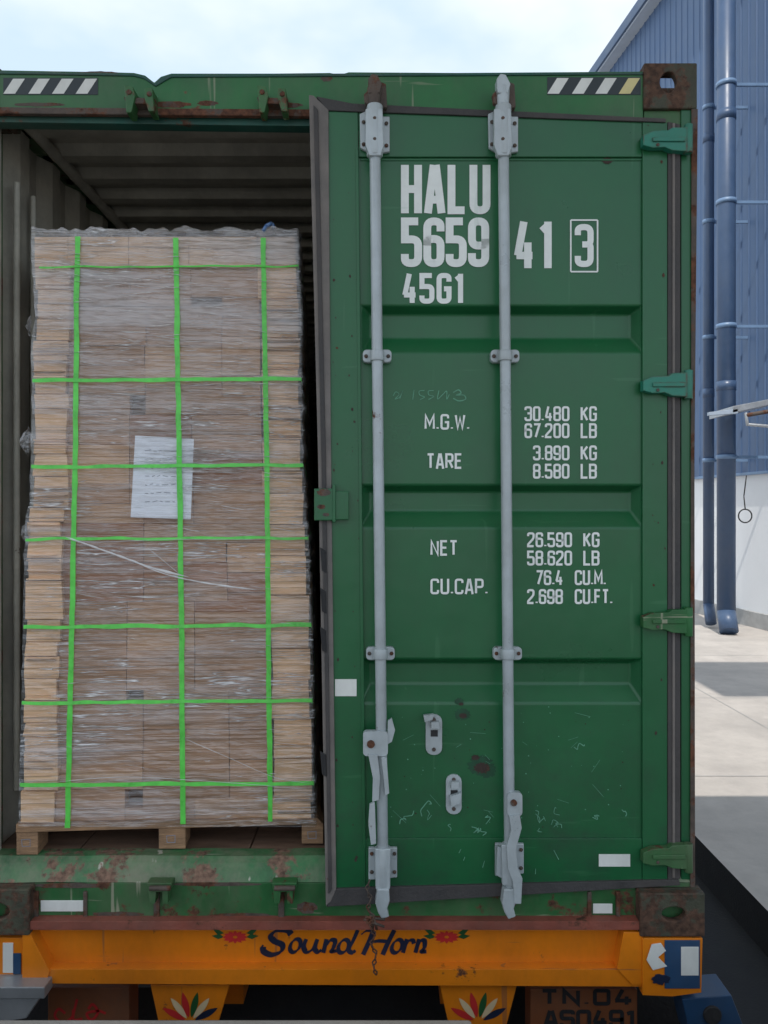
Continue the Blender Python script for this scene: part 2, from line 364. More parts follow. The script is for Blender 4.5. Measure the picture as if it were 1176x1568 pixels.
casting(-88,96,-6,166,(-45,130),12,15)
for sx in (XL,XR-.178):
    for z in (ZB,ZT-.118): b.box((sx,YB-.162,z),(sx+.178,YB,z+.118),'casting')
b.done(.005)
b=B('corner_posts',cont)
b.pr(CP,[(1043,166),(1066,166),(1064,700),(1062,1368),(1043,1368)],-.004,.16,'green')
b.pr(CP,[(1059,166),(1069,166),(1064,700),(1065,1368),(1057,1368)],.004,.006,'rusty')
b.pr(CP,[(986,167),(1043,167),(1043,192),(986,188)],-.01,.1,'green_old')
b.box((XL,2.56,ZB+.12),(XL+.05,2.72,ZT-.12),'green_old')
b.box((XL+.05,2.60,ZB+.12),(XL+.075,2.66,ZT-.12),'ceil')
for sx in (XL,XR-.06): b.box((sx,YB-.16,ZB+.12),(sx+.06,YB-.001,ZT-.12),'green_old')
b.done(.004)
b=B('door_sill',cont)
zs0=CP.p(0,1349).z; zf=CZ-1.16
prof=[(2.55,ZB+.04),(2.55,zs0-.006),(2.66,zs0-.006),(2.66,ZB+.04)]
b.ext([V((XL+.03,y,z)) for y,z in prof],V((2.38,0,0)),'green_old')
n=60
for i in range(n):
    for j in range(6):
        def sp(i,j):
            x=XL+.03+2.38*i/n; t=j/6; y=2.549+.113*t; z=zs0+(zf+.002-zs0)*min(1,t*2.2)+.003*noise.noise(V((x*6,t*3,1)))-(.004 if j==0 else 0)
            return V((x,y,z))
        b.poly([sp(i,j),sp(i+1,j),sp(i+1,j+1),sp(i,j+1)],'sill')
b.rect(CP,133,1352,905,1410,.004,.02,'green_old')
for u in (245,436):
    b.pr(CP,[(u-20,1352),(u+18,1352),(u+18,1360),(u+12,1364),(u+12,1384),(u+4,1384),(u+3,1366),(u-6,1366),(u-8,1384),(u-16,1384),(u-18,1362)],.05,.04,'green_old')
    b.tube(CP.p(u-16,1360,.06),CP.p(u+16,1360,.06),.008,'rusty')
    b.rect(CP,u-10,1364,u-1,1410,.012,.01,'rusty')
b.rect(CP,62,1379,128,1396,.004,.003,'tapew'); b.rect(CP,908,1384,938,1399,.004,.003,'tapew')
for u in (52,127,900,944): b.rect(CP,u,1366,u+6,1408,.01,.03,'rusty')
for k,(cu,cv,ru,rv) in enumerate(((110,1356,60,4),(330,1354,70,3),(20,1360,30,6),(180,1400,40,4),(370,1402,50,4),(470,1390,16,9))):
    b.poly([CP.p(u,v,.0046) for u,v in blob(cu,cv,ru,rv,k+20)],'rusty')
b.done(.003)
b=B('floor_boards',cont)
for i in range(8):
    x0=XL+.05+i*(2.34/8); b.box((x0+.002,2.664,zf-.03),(x0+2.34/8-.002,YB-.06,zf-.001*(i%2)),'ply')
b.done(.002)
def roof(name,z,mat):
    b=B(name,cont); y=2.65; pts=[]
    while y<YB-.1:
        pts+=[(y,z-.036),(y+.065,z-.036),(y+.095,z),(y+.18,z)]; y+=.21
    x0,x1=XL+.03,XR-.03
    for (ya,za),(yb,zb) in zip(pts,pts[1:]): b.poly([V((x0,ya,za)),V((x1,ya,za)),V((x1,yb,zb)),V((x0,yb,zb))],mat)
    b.done(recalc=False)
roof('roof_lining',ZT-.034,'ceil'); roof('roof_sheet',ZT-.03,'green_old')
def wall(name,x,dx,mat):
    b=B(name,cont); y=2.72; pts=[]
    while y<YB-.1:
        pts+=[(y,x),(y+.07,x),(y+.138,x+dx),(y+.21,x+dx)]; y+=.278
    for (ya,xa),(yb,xb) in zip(pts,pts[1:]): b.poly([V((xa,ya,ZB+.1)),V((xb,yb,ZB+.1)),V((xb,yb,ZT-.05)),V((xa,ya,ZT-.05))],mat)
    b.done(recalc=False)
wall('left_wall_lining',XL+.010,.036,'ceil'); wall('left_wall_sheet',XL+.006,.036,'green_old')
wall('right_wall_lining',XR-.010,-.036,'ceil'); wall('right_wall_sheet',XR-.006,-.036,'green_old')
b=B('rails',cont)
for x0 in (XL,XR-.06):
    b.box((x0,2.74,ZT-.07),(x0+.06,YB-.16,ZT-.032),'green_old'); b.box((x0,2.74,ZB+.02),(x0+.05,YB-.16,ZB+.12),'green_old')
b.box((XL+.06,YB-.08,ZB+.1),(XR-.06,YB-.03,ZT-.02),'green_old')
b.tube(V((XL+.09,2.70,ZT-.07)),V((XL+.09,9,ZT-.07)),.022,'ceil'); b.tube(V((XL+.07,2.78,ZB+.4)),V((XL+.07,2.78,ZT-.3)),.012,'ceil')
b.tube(V((XL+.075,2.9,ZB+.4)),V((XL+.075,2.9,ZT-.3)),.01,'ceil')
b.done(.003)
b=B('open_door_leaf',cont)
b.box((XL-.13,2.66,ZB+.16),(XL-.09,3.83,ZT-.16),'green')
for y in (2.95,3.5): b.tube(V((XL-.16,y,ZB+.1)),V((XL-.16,y,ZT-.1)),.017,'rod')
for z in (1.5,2.3,3.1,3.8): b.box((XL-.10,2.58,z),(XL-.01,2.70,z+.07),'teal')
b.done(.004)
# ------------------------------------------------------------------ right door leaf (slightly ajar)
DP=Pl(2.55,math.tan(math.radians(2.3)),.995)
b=B('door_panel',cont)
us0,us1,ua,uz=553,984,538,992
def PP(u,v,d=0): return DP.p(u,v,-.010)+DP.n*d
rec=[(468,540),(743,808),(1009,1077)]; vs=228
for a,c in rec+[(1296,None)]:
    for x0,x1 in ((ua,us0),(us0,us1),(us1,uz)): b.poly([PP(x0,vs),PP(x1,vs),PP(x1,a),PP(x0,a)],'green')
    if c is None: break
    for x0,x1 in ((ua,us0),(us1,uz)): b.poly([PP(x0,a),PP(x1,a),PP(x1,c),PP(x0,c)],'green')
    q=[PP(us0,a),PP(us1,a),PP(us1,c),PP(us0,c)]
    i=[PP(us0+14,a+9,.042),PP(us1-13,a+9,.042),PP(us1-13,c-26,.042),PP(us0+14,c-26,.042)]
    b.poly(i,'green')
    for k in range(4): b.poly([q[k],q[(k+1)%4],i[(k+1)%4],i[k]],'green')
    vs=c
ob=b.done(0,recalc=False)
bm=bmesh.new(); bm.from_mesh(ob.data); bmesh.ops.remove_doubles(bm,verts=bm.verts,dist=.0003)
bmesh.ops.recalc_face_normals(bm,faces=bm.faces); bm.to_mesh(ob.data); bm.free()
md=ob.modifiers.new('bevel','BEVEL'); md.width=.006; md.segments=3; md.limit_method='ANGLE'; md.angle_limit=math.radians(15)
b=B('door_frame',cont)
b.pr(DP,[(500,170),(548,172),(560,1358),(512,1360)],0,.045,'green')
b.pr(DP,[(984,187),(1022,188),(1022,1348),(984,1349)],0,.045,'green')
b.pr(DP,[(549,172),(983,187),(983,240),(549.5,240)],-.002,.043,'green')
b.pr(DP,[(559.5,1284),(983,1284),(983,1349),(560.5,1358)],-.002,.043,'green')
b.pr(DP,[(544,226),(549,226),(560,1300),(555,1300)],.004,.004,'green')
b.rect(DP,552,243,984,246,-.007,.003,'green')
b.done(.003)
b=B('door_gasket',cont)
b.pr(DP,[(473,145),(480,146),(503,168),(507,700),(515,1362),(507,1380),(499,1388),(487,700)],.010,.055,'rubber')
b.pr(DP,[(480,160),(487,168),(499,700),(508,1362),(503,1370),(492,700)],.015,.006,'gasketd')
b.pr(DP,[(484,147),(540,158),(1020,181),(1020,187),(500,169)],.006,.05,'gasketd')
b.pr(DP,[(512,1361),(1040,1347),(1042,1356),(500,1389)],.008,.05,'gasketd')
b.pr(DP,[(1023,186),(1042,190),(1042,1346),(1023,1347)],.004,.045,'gasketd')
b.pr(DP,[(1030,188),(1034,188),(1034,1345),(1030,1345)],.008,.004,'rubber')
for v in (838,900,960,1150): b.pr(DP,[(490,v),(499,v+6),(500,v+40),(493,v+36)],.018,.006,'darkrub')
b.done(.003)
b=B('door_hinges',cont)
for v,mt in ((213,'teal'),(589,'teal'),(952,'green_old'),(1313,'green_old')):
    b.pr(DP,[(985,v-7),(1000,v-13),(1024,v-14),(1030,v-18),(1060,v-19),(1060,v+19),(1030,v+17),(1018,v+12),(1000,v+13),(985,v+9)],.030,.028,mt)
    b.pr(DP,[(1000,v-3),(1050,v-4),(1050,v+3),(1000,v+3)],.036,.006,mt)
    b.tube(DP.p(1054,v-22,.02),DP.p(1054,v+22,.02),.014,mt)
    b.disc(DP,1008,v+8,2.6,.034,.004,'rusty')
b.done(.004)
def rod_u(k,v): return ((573,587) if k==0 else (770,781))[0]*(1395-v)/1265+((573,587) if k==0 else (770,781))[1]*(v-130)/1265
b=B('lock_rods',cont)
for k in (0,1):
    ru=lambda v:rod_u(k,v)
    b.tube(DP.p(ru(150),150,.045),DP.p(ru(1378),1378,.045),.0175,'rod',n=24)
    for v in (545,1001):
        u=ru(v)
        b.rrect(DP,u-22,v-10,u+22,v+10,6,.016,.026,'rod')
        b.tube(DP.p(u,v-8,.045),DP.p(u,v+8,.045),.023,'rod')
        b.rect(DP,u-11,v-7,u+11,v+7,.035,.03,'rod')
        for s in (-17,17): b.disc(DP,u+s,v,3,.022,.006,'rusty')
    u=ru(200)
    b.pr(DP,[(u-23,174),(u-10,168),(u+14,178),(u+23,178),(u+23,232),(u-4,236),(u-22,226)],.014,.014,'rod')
    b.pr(DP,[(u-14,166),(u+12,166),(u+14,222),(u+9,238),(u-8,238),(u-14,222)],.068,.022,'rod')
    b.tube(DP.p(u,162,.045),DP.p(u,240,.045),.0255,'rod')
    for q,vv in ((-17,186),(18,188),(-17,220),(18,222),(0,180),(0,212)): b.disc(DP,u+q,vv,3,.02 if q else .071,.006,'rusty')
    u=ru(130)
    b.tube(DP.p(u,134,.045),DP.p(u,166,.045),.022,'rod' if k else 'rusty',r1=.019)
    b.pr(DP,[(u-9,120),(u-3,112),(u+5,114),(u+12,128),(u+8,142),(u-8,142)],.065,.04,'rod' if k else 'rusty')
    b.pr(DP,[(u-16,144),(u-8,136),(u-8,160),(u-14,158)],.05,.02,'rusty')
    b.pr(DP,[(u+8,124),(u+18,128),(u+20,164),(u+8,166)],.03,.03,'rusty')
    u=ru(1325); vb0=1298 if k==0 else 1292
    b.pr(DP,[(u-22,vb0),(u+22,vb0),(u+22,vb0+46),(u-22,vb0+50)],.014,.014,'rod')
    b.pr(DP,[(u-12,vb0+2),(u+12,vb0+2),(u+11,vb0+64),(u-11,vb0+64)],.066,.02,'rod')
    b.tube(DP.p(u,vb0-2,.045),DP.p(u,vb0+60,.045),.024,'rod')
    for q,vv in ((-17,vb0+10),(18,vb0+10),(-17,vb0+38),(18,vb0+38)): b.disc(DP,u+q,vv,3,.02,.006,'rusty')
    u=ru(1380)
    b.pr(DP,[(u-9,1362),(u+9,1362),(u+10,1380),(u+6,1392),(u+9,1404),(u-2,1408),(u-8,1398),(u-12,1384)],.072,.035,'rod')
    b.tube(DP.p(u,1360,.045),DP.p(u,1384,.045),.021,'rusty')
b.done(.003)
b=B('lock_handles',cont)
b.rrect(DP,556,1120,594,1158,6,.070,.022,'rod'); b.disc(DP,568,1140,6,.076,.008,'rusty')
b.pr(DP,[(594,1104),(600,1100),(605,1118),(600,1136),(593,1140)],.062,.012,'rod')
b.pr(DP,[(564,1156),(578,1156),(582,1190),(580,1225),(570,1228),(571,1192)],.075,.012,'rod')
b.pr(DP,[(566,1232),(574,1228),(576,1292),(568,1294),(564,1262)],.070,.012,'rod')
b.pr(DP,[(584,1160),(592,1160),(596,1215),(590,1218)],.080,.012,'rod')
b.rrect(DP,777,1214,800,1250,6,.070,.022,'rod'); b.disc(DP,787,1230,5,.076,.008,'rusty')
b.pr(DP,[(780,1250),(796,1248),(799,1268),(790,1300),(793,1330),(800,1345),(798,1384),(788,1384),(786,1352),(778,1330),(776,1296),(783,1272)],.078,.012,'rod')
b.pr(DP,[(762,1296),(772,1300),(776,1350),(760,1340)],.05,.014,'rod')
for (u0,v0,u1,v1,flip) in ((652,1094,677,1156,0),(683,1186,707,1247,1)):
    b.rrect(DP,u0,v0,u1,v1,11,-.002,.008,'rod')
    cu=(u0+u1)/2
    b.rect(DP,cu-5,v0+24,cu+6,v0+34,-.001,.001,'darkrub')
    b.pr(DP,[(cu-4,v0+12),(cu+8,v0+12),(cu+9,v0+22),(cu-4,v0+22)],.018,.018,'rod')
    if flip: b.pr(DP,[(cu-6,v0+34),(cu+12,v0+28),(cu+10,v0+44),(cu-4,v0+50)],.016,.016,'rod')
    else: b.pr(DP,[(cu-16,v0+2),(cu,v0),(cu-2,v0+8),(cu-14,v0+12)],.020,.018,'rod')
    for vv in (v0+8,v1-8): b.disc(DP,cu,vv,3,.001,.003,'rusty')
b.done(.003)
b=B('door_catch_block',cont)
b.rect(DP,481,748,511,797,.028,.06,'green'); b.rect(DP,513,752,534,796,.024,.024,'green')
b.rect(DP,509,742,514,800,.032,.03,'green')
for k,(cu,cv,r_) in enumerate(((496,754,8),(492,776,5),(499,788,4))): b.poly([DP.p(u,v,.0285) for u,v in blob(cu,cv,r_*1.3,r_*.7,k+40)],'rusty')
b.done(.003)
b=B('paint_scars',cont)
for k,(cu,cv,rr) in enumerate(((736,1172,15),(708,1094,9),(703,1074,5),(745,1180,11))): b.poly([DP.p(u,v,-.0088+k*.0001) for u,v in blob(cu,cv,rr*1.3,rr,k,40,amp=.5)],'stain')
for k,(cu,cv,rr) in enumerate(((738,1176,8),(709,1096,4),(706,1078,2.5),(728,1160,4),(930,246,5))): b.poly([DP.p(u,v,-.0083) for u,v in blob(cu,cv,rr*1.5,rr,k+9,40,amp=.6)],'blood')
for _ in range(70):
    cu=random.uniform(590,970);cv=random.uniform(1080,1275); rr=random.uniform(.4,1.2)
    b.poly([DP.p(cu+rr*math.cos(i),cv+rr*math.sin(i),-.0082) for i in range(6)],random.choice(['chalk','blood','chalk']))
for _ in range(44):
    cv=random.uniform(190,1350); cu=random.choice([random.uniform(505,512),random.uniform(530,543),random.uniform(990,1018)]);rr=random.uniform(.6,2.2)
    b.poly([DP.p(cu+rr*math.cos(i)+cv*.008,cv+rr*math.sin(i)*random.uniform(.7,2),.0008) for i in range(6)],'blood')
b.done(recalc=False)
b=B('door_lettering',cont)
OFF=-.0080
T=lambda s,u0,u1,v0,v1,tw,gap=.2:text(b,DP,s,u0,u1,v0,v1,tw,OFF,'white',gap)
T('HALU',614,751,251,328,12,.34); T('5659',614,749,333,409,12,.30); T('41',787,846,338,412,11.5,.34); T('3',880,909,343,409,9.5)
for q in ([(874,337),(915,337)],[(915,337),(915,416)],[(915,416),(874,416)],[(874,416),(874,337)]):
    stroke(b,DP,[V(x) for x in q],2.4,OFF,'white')
T('45G1',616,710,418,465,7.8,.32)
for s,u0,u1,v0 in (('M.G.W.',650,719,634),('TARE',653,708,694),('NET',659,701,827),('CU.CAP.',659,747,886)): T(s,u0,u1,v0,v0+24,3.4,.24)
for s,v0,x,k in (('30.480',622,803,'KG'),('67.200',648,803,'LB'),('3.890',682,816,'KG'),('8.580',710,816,'LB')):
    T(s,x,872,v0,v0+23,3.4,.24); T(k,889,914,v0,v0+23,3.4,.24)
for s,v0,x,x1,k,kx in (('26.590',815,807,876,'KG',918),('58.620',843,807,876,'LB',918),('76.4',873,820,862,'CU.M.',928),('2.698',902,807,862,'CU.FT.',938)):
    T(s,x,x1,v0,v0+23,3.4,.24); T(k,893 if kx==918 else 880,kx,v0,v0+23,3.4,.24)
b.rect(DP,513,1040,546,1066,.002,.001,'tapew'); b.rect(DP,917,1308,965,1327,.0,.001,'tapew')
def scr(pts,tw=1.2,off=-.0078): stroke(b,DP,crom(pts,5),tw,off,'chalk')
scr([(602,606),(606,600),(611,604),(605,611),(612,608),(617,598),(612,611)]); scr([(634,597),(632,612)])
scr([(650,598),(642,599),(643,605),(650,608),(643,612)]); scr([(664,598),(656,599),(657,605),(664,607),(656,612)])
scr([(672,598),(670,611),(678,604),(684,599),(684,611),(688,604)]); scr([(694,601),(702,597),(706,602),(699,605),(710,605),(713,611),(703,614),(694,610)],1.6)
rs=random.Random(3)
for cu,cv in ((612,1262),(622,1256),(646,1250),(654,1240),(690,1262),(722,1266),(735,1268),(744,1262),(820,1246),(832,1250),(846,1258),(856,1248),(913,1252),(958,1250),(822,1272),(895,1140),(860,1268)):
    pts=[(cu,cv)]
    for _ in range(rs.randint(3,5)): pts.append((pts[-1][0]+rs.uniform(-8,8),pts[-1][1]+rs.uniform(-9,7)))
    scr(pts,rs.uniform(.8,1.5))
for _ in range(18):
    cu=rs.uniform(600,940);cv=rs.uniform(1090,1250); a=rs.uniform(-1,1); l=rs.uniform(8,28)
    stroke(b,DP,[V((cu,cv)),V((cu+l*math.cos(a),min(1282,cv+l*math.sin(a))))],.5,-.0080,'chalk')
for cu,cv in ((706,1300),(712,1312),(848,1302),(742,1318),(820,1330)): # marks on the bottom rail
    stroke(b,DP,[V((cu,cv)),V((cu+rs.uniform(-4,8),cv+rs.uniform(5,16)))],1.0,.0002,'chalk')
b.done(recalc=False)
b=B('seal_chain',cont)
pts=[(566,1348),(562,1362),(568,1376),(563,1392),(572,1404),(566,1416),(574,1432),(568,1446),(576,1460),(572,1478),(576,1492)]
P=[CP.p(p.x,p.y,.14) for p in crom(pts,2)]
for i in range(len(P)-1):
    mid=(P[i]+P[i+1])/2; d=(P[i+1]-P[i]); s=V((1,.0,0)) if i%2 else V((0,1,0))
    b.path([P[i]-d*.15,mid+s*.006,P[i+1]+d*.15,mid-s*.006,P[i]-d*.15],.0024,'rusty',6)
for k in range(7): b.tube(CP.p(565+8*math.cos(k),1408+5*math.sin(k),.14),CP.p(577+12*math.sin(k*2),1414+9*math.cos(k),.12),.004,'rusty',n=6)
b.done()
# ------------------------------------------------------------------ carton stack
LP=Pl(2.70,.082,-.25)
def itp(tb,v):
    if v<=tb[0][0]: return tb[0][1]
    for (a,x),(c,y) in zip(tb,tb[1:]):
        if v<=c: return x+(y-x)*(v-a)/(c-a)
    return tb[-1][1]
LE=[(355,53),(400,53),(480,59),(530,52),(600,54),(700,52),(770,50),(790,44),(850,42),(960,40),(1262,33)]
RE=[(355,451),(480,457),(600,458),(720,461),(850,470),(950,473),(1262,478)]
stack=empty('wrapped_carton_stack',(-.74,3.1,CZ-1.08))
b=B('cartons',stack)
rs=random.Random(11)
def lean(v): return -.03*(1262-v)/900
for col in range(5):
    v=362
    while v<1259:
        if v<408: h=409-v
        elif col in (0,4): h=rs.choice([22,34,48,60])
        else: h=rs.choice([30,46,60])
        h=min(h,1260-v)
        if 1260-v-h<8: h=1260-v
        L0,R0=itp(LE,v+h/2),itp(RE,v+h/2); c0=L0+51; W=(R0-L0-110)
        s1,s2=(.32,.64) if int(v/150)%2==0 else (.40,.80)
        cu=[L0,c0,c0+W*s1,c0+W*s2,R0-59,R0]; a,c=cu[col],cu[col+1]
        jo=rs.uniform(-3,3); off=rs.uniform(.010,.024) if col in (0,4) else rs.uniform(-.008,.0)
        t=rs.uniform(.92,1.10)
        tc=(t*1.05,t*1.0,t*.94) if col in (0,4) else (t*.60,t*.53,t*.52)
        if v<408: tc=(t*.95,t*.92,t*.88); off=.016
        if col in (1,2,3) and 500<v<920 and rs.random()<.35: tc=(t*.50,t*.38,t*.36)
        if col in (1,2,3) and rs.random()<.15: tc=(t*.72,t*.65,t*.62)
        d0,d1=rs.uniform(-2.5,2.5),rs.uniform(-2.5,2.5)
        if col==0: q=[(a+d0,v+.8),(c+jo,v+.8),(c+jo+rs.uniform(-3,3),v+h-.4),(a+d1,v+h-.4)]
        elif col==4: q=[(a+jo,v+.8),(c+d0,v+.8),(c+d1,v+h-.4),(a+jo+rs.uniform(-3,3),v+h-.4)]
        else: q=[(a+.3,v+.4),(c-.3,v+.4),(c-.3,v+h-.2),(a+.3,v+h-.2)]
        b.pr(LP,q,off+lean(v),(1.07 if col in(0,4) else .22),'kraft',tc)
        v+=h
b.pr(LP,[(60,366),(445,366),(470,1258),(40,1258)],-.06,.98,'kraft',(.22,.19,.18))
for _ in range(46):
    v=rs.uniform(420,1245); left=rs.random()<.5; L0,R0=itp(LE,v),itp(RE,v)
    if left: a=L0+rs.uniform(-3,2); q=[(a,v),(L0+rs.uniform(40,54),v+rs.uniform(-1,1)),(L0+rs.uniform(40,54),v+2.2),(a,v+2.4)]
    else: a=R0+rs.uniform(-2,3); q=[(R0-rs.uniform(40,60),v+rs.uniform(-1,1)),(a,v),(a,v+2.4),(R0-rs.uniform(40,60),v+2.2)]
    t=rs.choice([.45,.6,1.15]); b.pr(LP,q,.026+lean(v),.05,'kraft',(t,t,t))
b.done(.0015)
b=B('straps',stack)
SO=.041
def chain(pts):
    out=[]
    for (u0,v0),(u1,v1) in zip(pts,pts[1:]):
        n=max(1,int(abs(v1-v0)/20))
        for i in range(n): out.append((u0+(u1-u0)*i/n,v0+(v1-v0)*i/n))
    return out+[pts[-1]]
def ribbonv(pts,wd,off):
    base=len(b.v)
    for u,v in pts:
        ww=wd/2*(1+.25*noise.noise(V((u*.1,v*.05,1)))); u+=1.2*noise.noise(V((v*.03,u,5)))
        b.v.append(LP.p(u-ww,v,off+lean(v)+.003*noise.noise(V((v*.04,u,3))))); b.v.append(LP.p(u+ww,v,off+lean(v)+.003*noise.noise(V((v*.03,u,0)))))
    for i in range(len(pts)-1): b.face([base+2*i,base+2*i+1,base+2*i+3,base+2*i+2],'strap')
def ribbonh(v0,u0,u1,vend,wd,off):
    base=len(b.v); n=60
    for i in range(n+1):
        s=i/n; u=u0+(u1-u0)*s; v=v0+(vend-v0)*s+2.4*noise.noise(V((u*.02,v0,0))); ww=wd*(1+.3*noise.noise(V((u*.05,v0,4))))
        b.v.append(LP.p(u,v-ww/2,off+lean(v))); b.v.append(LP.p(u,v+ww/2,off+lean(v)+.0015))
    for i in range(n): b.face([base+2*i,base+2*i+1,base+2*i+3,base+2*i+2],'strap')
    p=LP.p(u1,(v0+vend)/2,off+lean(v0))
    b.ext([p+V((.001,0,.007)),p+V((.001,0,-.007)),p+V((.002,0,-.007)),p+V((.002,0,.007))],LP.n*1.0,'strap')
ribbonv(chain([(119,362),(117,480),(115,700),(110,960),(103,1268)]),8,SO)
ribbonv(chain([(269,364),(272,560),(276,800),(278,1000),(280,1262)]),8,SO)
ribbonv(chain([(403,364),(406,560),(409,740),(411,1000),(414,1258)]),7.5,SO)
ribbonh(409,60,456,407,2.6,SO+.003)
for v,wd in ((581,6),(713,5.2),(825,4.6),(958,6),(1074,5.5),(1201,6)): ribbonh(v+rs.uniform(-1,1)+(2 if v!=825 else 0),itp(LE,v)-4,itp(RE,v)+3,v-1,wd,SO+.003)
b.done(recalc=False)
b=B('paper_label',stack)
Q=[(207,667),(297,672),(292,795),(200,792)]
b.poly([LP.p(u,v,.0305+lean(v)) for u,v in Q],'paper')
for i in range(7):
    v=690+i*13; u=222
    while u<275:
        l=rs.uniform(3,10); stroke(b,LP,[V((u,v+rs.uniform(-1,1))),V((u+l,v+rs.uniform(-1.5,1.5)))],1.0,.0312+lean(v),'ink'); u+=l+4
b.done(recalc=False)
b=B('stretch_film',stack)
NU,NV=150,330
def wr(u,v):
    a=noise.noise(V((u*.010,v*.075+u*.012,1.3))); c=noise.noise(V((u*.02,v*.16-u*.03,7.7))); e=noise.noise(V((u*.004,v*.30,3.1)))
    g=1-abs(noise.noise(V((u*.008+2,v*.05-u*.02,9))))*2
    return .003*a+.0026*c+.002*e+.003*max(0,g)**4
idx={}
for j in range(NV+1):
    v=350+(1266-350)*j/NV
    L0,R0=itp(LE,v)-5+2*noise.noise(V((v*.05,0,0))),itp(RE,v)+6+3*noise.noise(V((v*.06,3,0)))
    for i in range(NU+1):
        u=L0+(R0-L0)*i/NU
        vv=v-(6*noise.noise(V((u*.03,5,2)))+4*noise.noise(V((u*.09,5,2))) if j<3 else 0)
        idx[(i,j)]=len(b.v); b.v.append(LP.p(u,vv,.034+lean(v)+wr(u,v)))
    q=LP.p(R0,v,.034+lean(v))
    for k in range(1,16):
        idx[(NU+k,j)]=len(b.v); b.v.append(q+LP.n*(k*.07)+V((.014*noise.noise(V((k*.9,v*.07,4)))+.006,0,0)))
for j in range(NV):
    for i in range(NU+15): b.face([idx[(i,j)],idx[(i+1,j)],idx[(i+1,j+1)],idx[(i,j+1)]],'film',True)
for i in range(NU):
    p0=b.v[idx[(i,0)]]; p1=b.v[idx[(i+1,0)]]; base=len(b.v)
    b.v+= [p0+LP.n*1.0+V((0,0,.01)),p1+LP.n*1.0+V((0,0,.01))]; b.face([idx[(i,0)],idx[(i+1,0)],base+1,base],'film',True)
for cu,cv,su,sv in ((44,676,14,28),(42,815,11,22),(46,500,6,20)):
    base=len(b.v); nu,nv=8,14
    for j in range(nv+1):
        for i in range(nu+1):
            s,t=i/nu,j/nv; env=math.sin(math.pi*t)
            b.v.append(LP.p(cu+(s-.7)*su*env*1.4+3*noise.noise(V((s*3,t*5,cu))),cv+(t-.5)*sv*1.6,.01+.03*noise.noise(V((s*5,t*6,cv)))))
    for j in range(nv):
        for i in range(nu): b.face([base+j*(nu+1)+i,base+j*(nu+1)+i+1,base+(j+1)*(nu+1)+i+1,base+(j+1)*(nu+1)+i],'film',True)
b.done(recalc=False)
b=B('film_bunches_and_glints',stack)
def bunch_glint(pts,wd=3,off=.044):
    P=crom(pts,8); base=len(b.v); n=len(P)
    for i,p in enumerate(P):
        ww=wd*(.35+.8*abs(noise.noise(V((i*.3,wd,p.x*.01)))))*min(1,i/3+.1,(n-1-i)/3+.1)
        b.v.append(LP.p(p.x,p.y-ww/2,off+lean(p.y))); b.v.append(LP.p(p.x,p.y,off+lean(p.y)+.004)); b.v.append(LP.p(p.x,p.y+ww/2,off+lean(p.y)))
    for i in range(n-1):
        for k in (0,1): b.face([base+3*i+k,base+3*i+k+1,base+3*i+4+k,base+3*i+3+k],'strand_glint',True)
bunch_glint([(100,822),(140,836),(190,854),(235,870),(290,884)],6); bunch_glint([(200,858),(250,878),(300,890),(350,898),(392,903)],4)
bunch_glint([(225,838),(252,860),(276,880)],3); bunch_glint([(100,826),(150,830),(260,826),(410,826)],2)
bunch_glint([(62,1200),(180,1190),(300,1195),(470,1208)],2.0); bunch_glint([(280,1130),(350,1160),(420,1190),(476,1200)],2.0)
for _ in range(240):  # scattered white slivers paint glints onto the film
    zone=rs.random()
    if zone<.35: u=rs.uniform(60,390); v=rs.uniform(372,540)
    elif zone<.6: u=rs.uniform(270,430); v=rs.uniform(560,900)
    elif zone<.8: u=rs.uniform(405,455); v=rs.uniform(500,1250)
    else: u=rs.uniform(45,400); v=rs.uniform(420,1250)
    l=rs.uniform(6,46); s=rs.uniform(-.10,.20)
    if u+l>462: l=462-u
    bunch_glint([(u,v),(u+l*.5,v+l*.5*s+rs.uniform(-1.0,1.0)),(u+l,v+l*s)],rs.uniform(.7,1.9),.042)
for _ in range(30):  # short upright slivers, painted glints near the right edge
    u=rs.uniform(408,450); v=rs.uniform(470,1240); l=rs.uniform(6,18); bunch_glint([(u,v),(u+rs.uniform(-2,2),v+l*.5),(u+rs.uniform(-3,3),v+l)],1.4,.042)
P=[LP.p(403,354,.0),LP.p(408,346,.0),LP.p(416,342,-.01),LP.p(420,350,-.02)]
b.path(P,.007,'bluefilm',8)
b.done(recalc=False)
pal=empty('wooden_pallet',(-.74,3.0,CZ-1.16))
b=B('pallet_boards',pal)
for (u0,u1,v0,v1) in ((25,58,1270,1309),(243,284,1268,1300),(462,495,1262,1292)):
    for dd in (.012,-.48,-.96): b.pr(LP,[(u0,v0),(u1,v0),(u1,v1),(u0,v1)],dd,.10,'wood')
b.pr(LP,[(24,1262),(486,1253),(495,1262),(24,1275)],.016,.10,'wood')
for k in range(1,6): b.pr(LP,[(24,1262),(486,1253),(495,1262),(24,1273)],.016-k*.19,.10,'wood')
b.pr(LP,[(30,1262),(486,1254),(492,1258),(30,1268)],-.1,.9,'wood')
for (cu,cv) in ((40,1290),(262,1284),(478,1278)):
    stroke(b,LP,[V((cu-7,cv-4)),V((cu+6,cv-5)),V((cu+6,cv+6)),V((cu-6,cv+6)),V((cu-7,cv-4))],1,.0135,'ink')
b.done(.002)
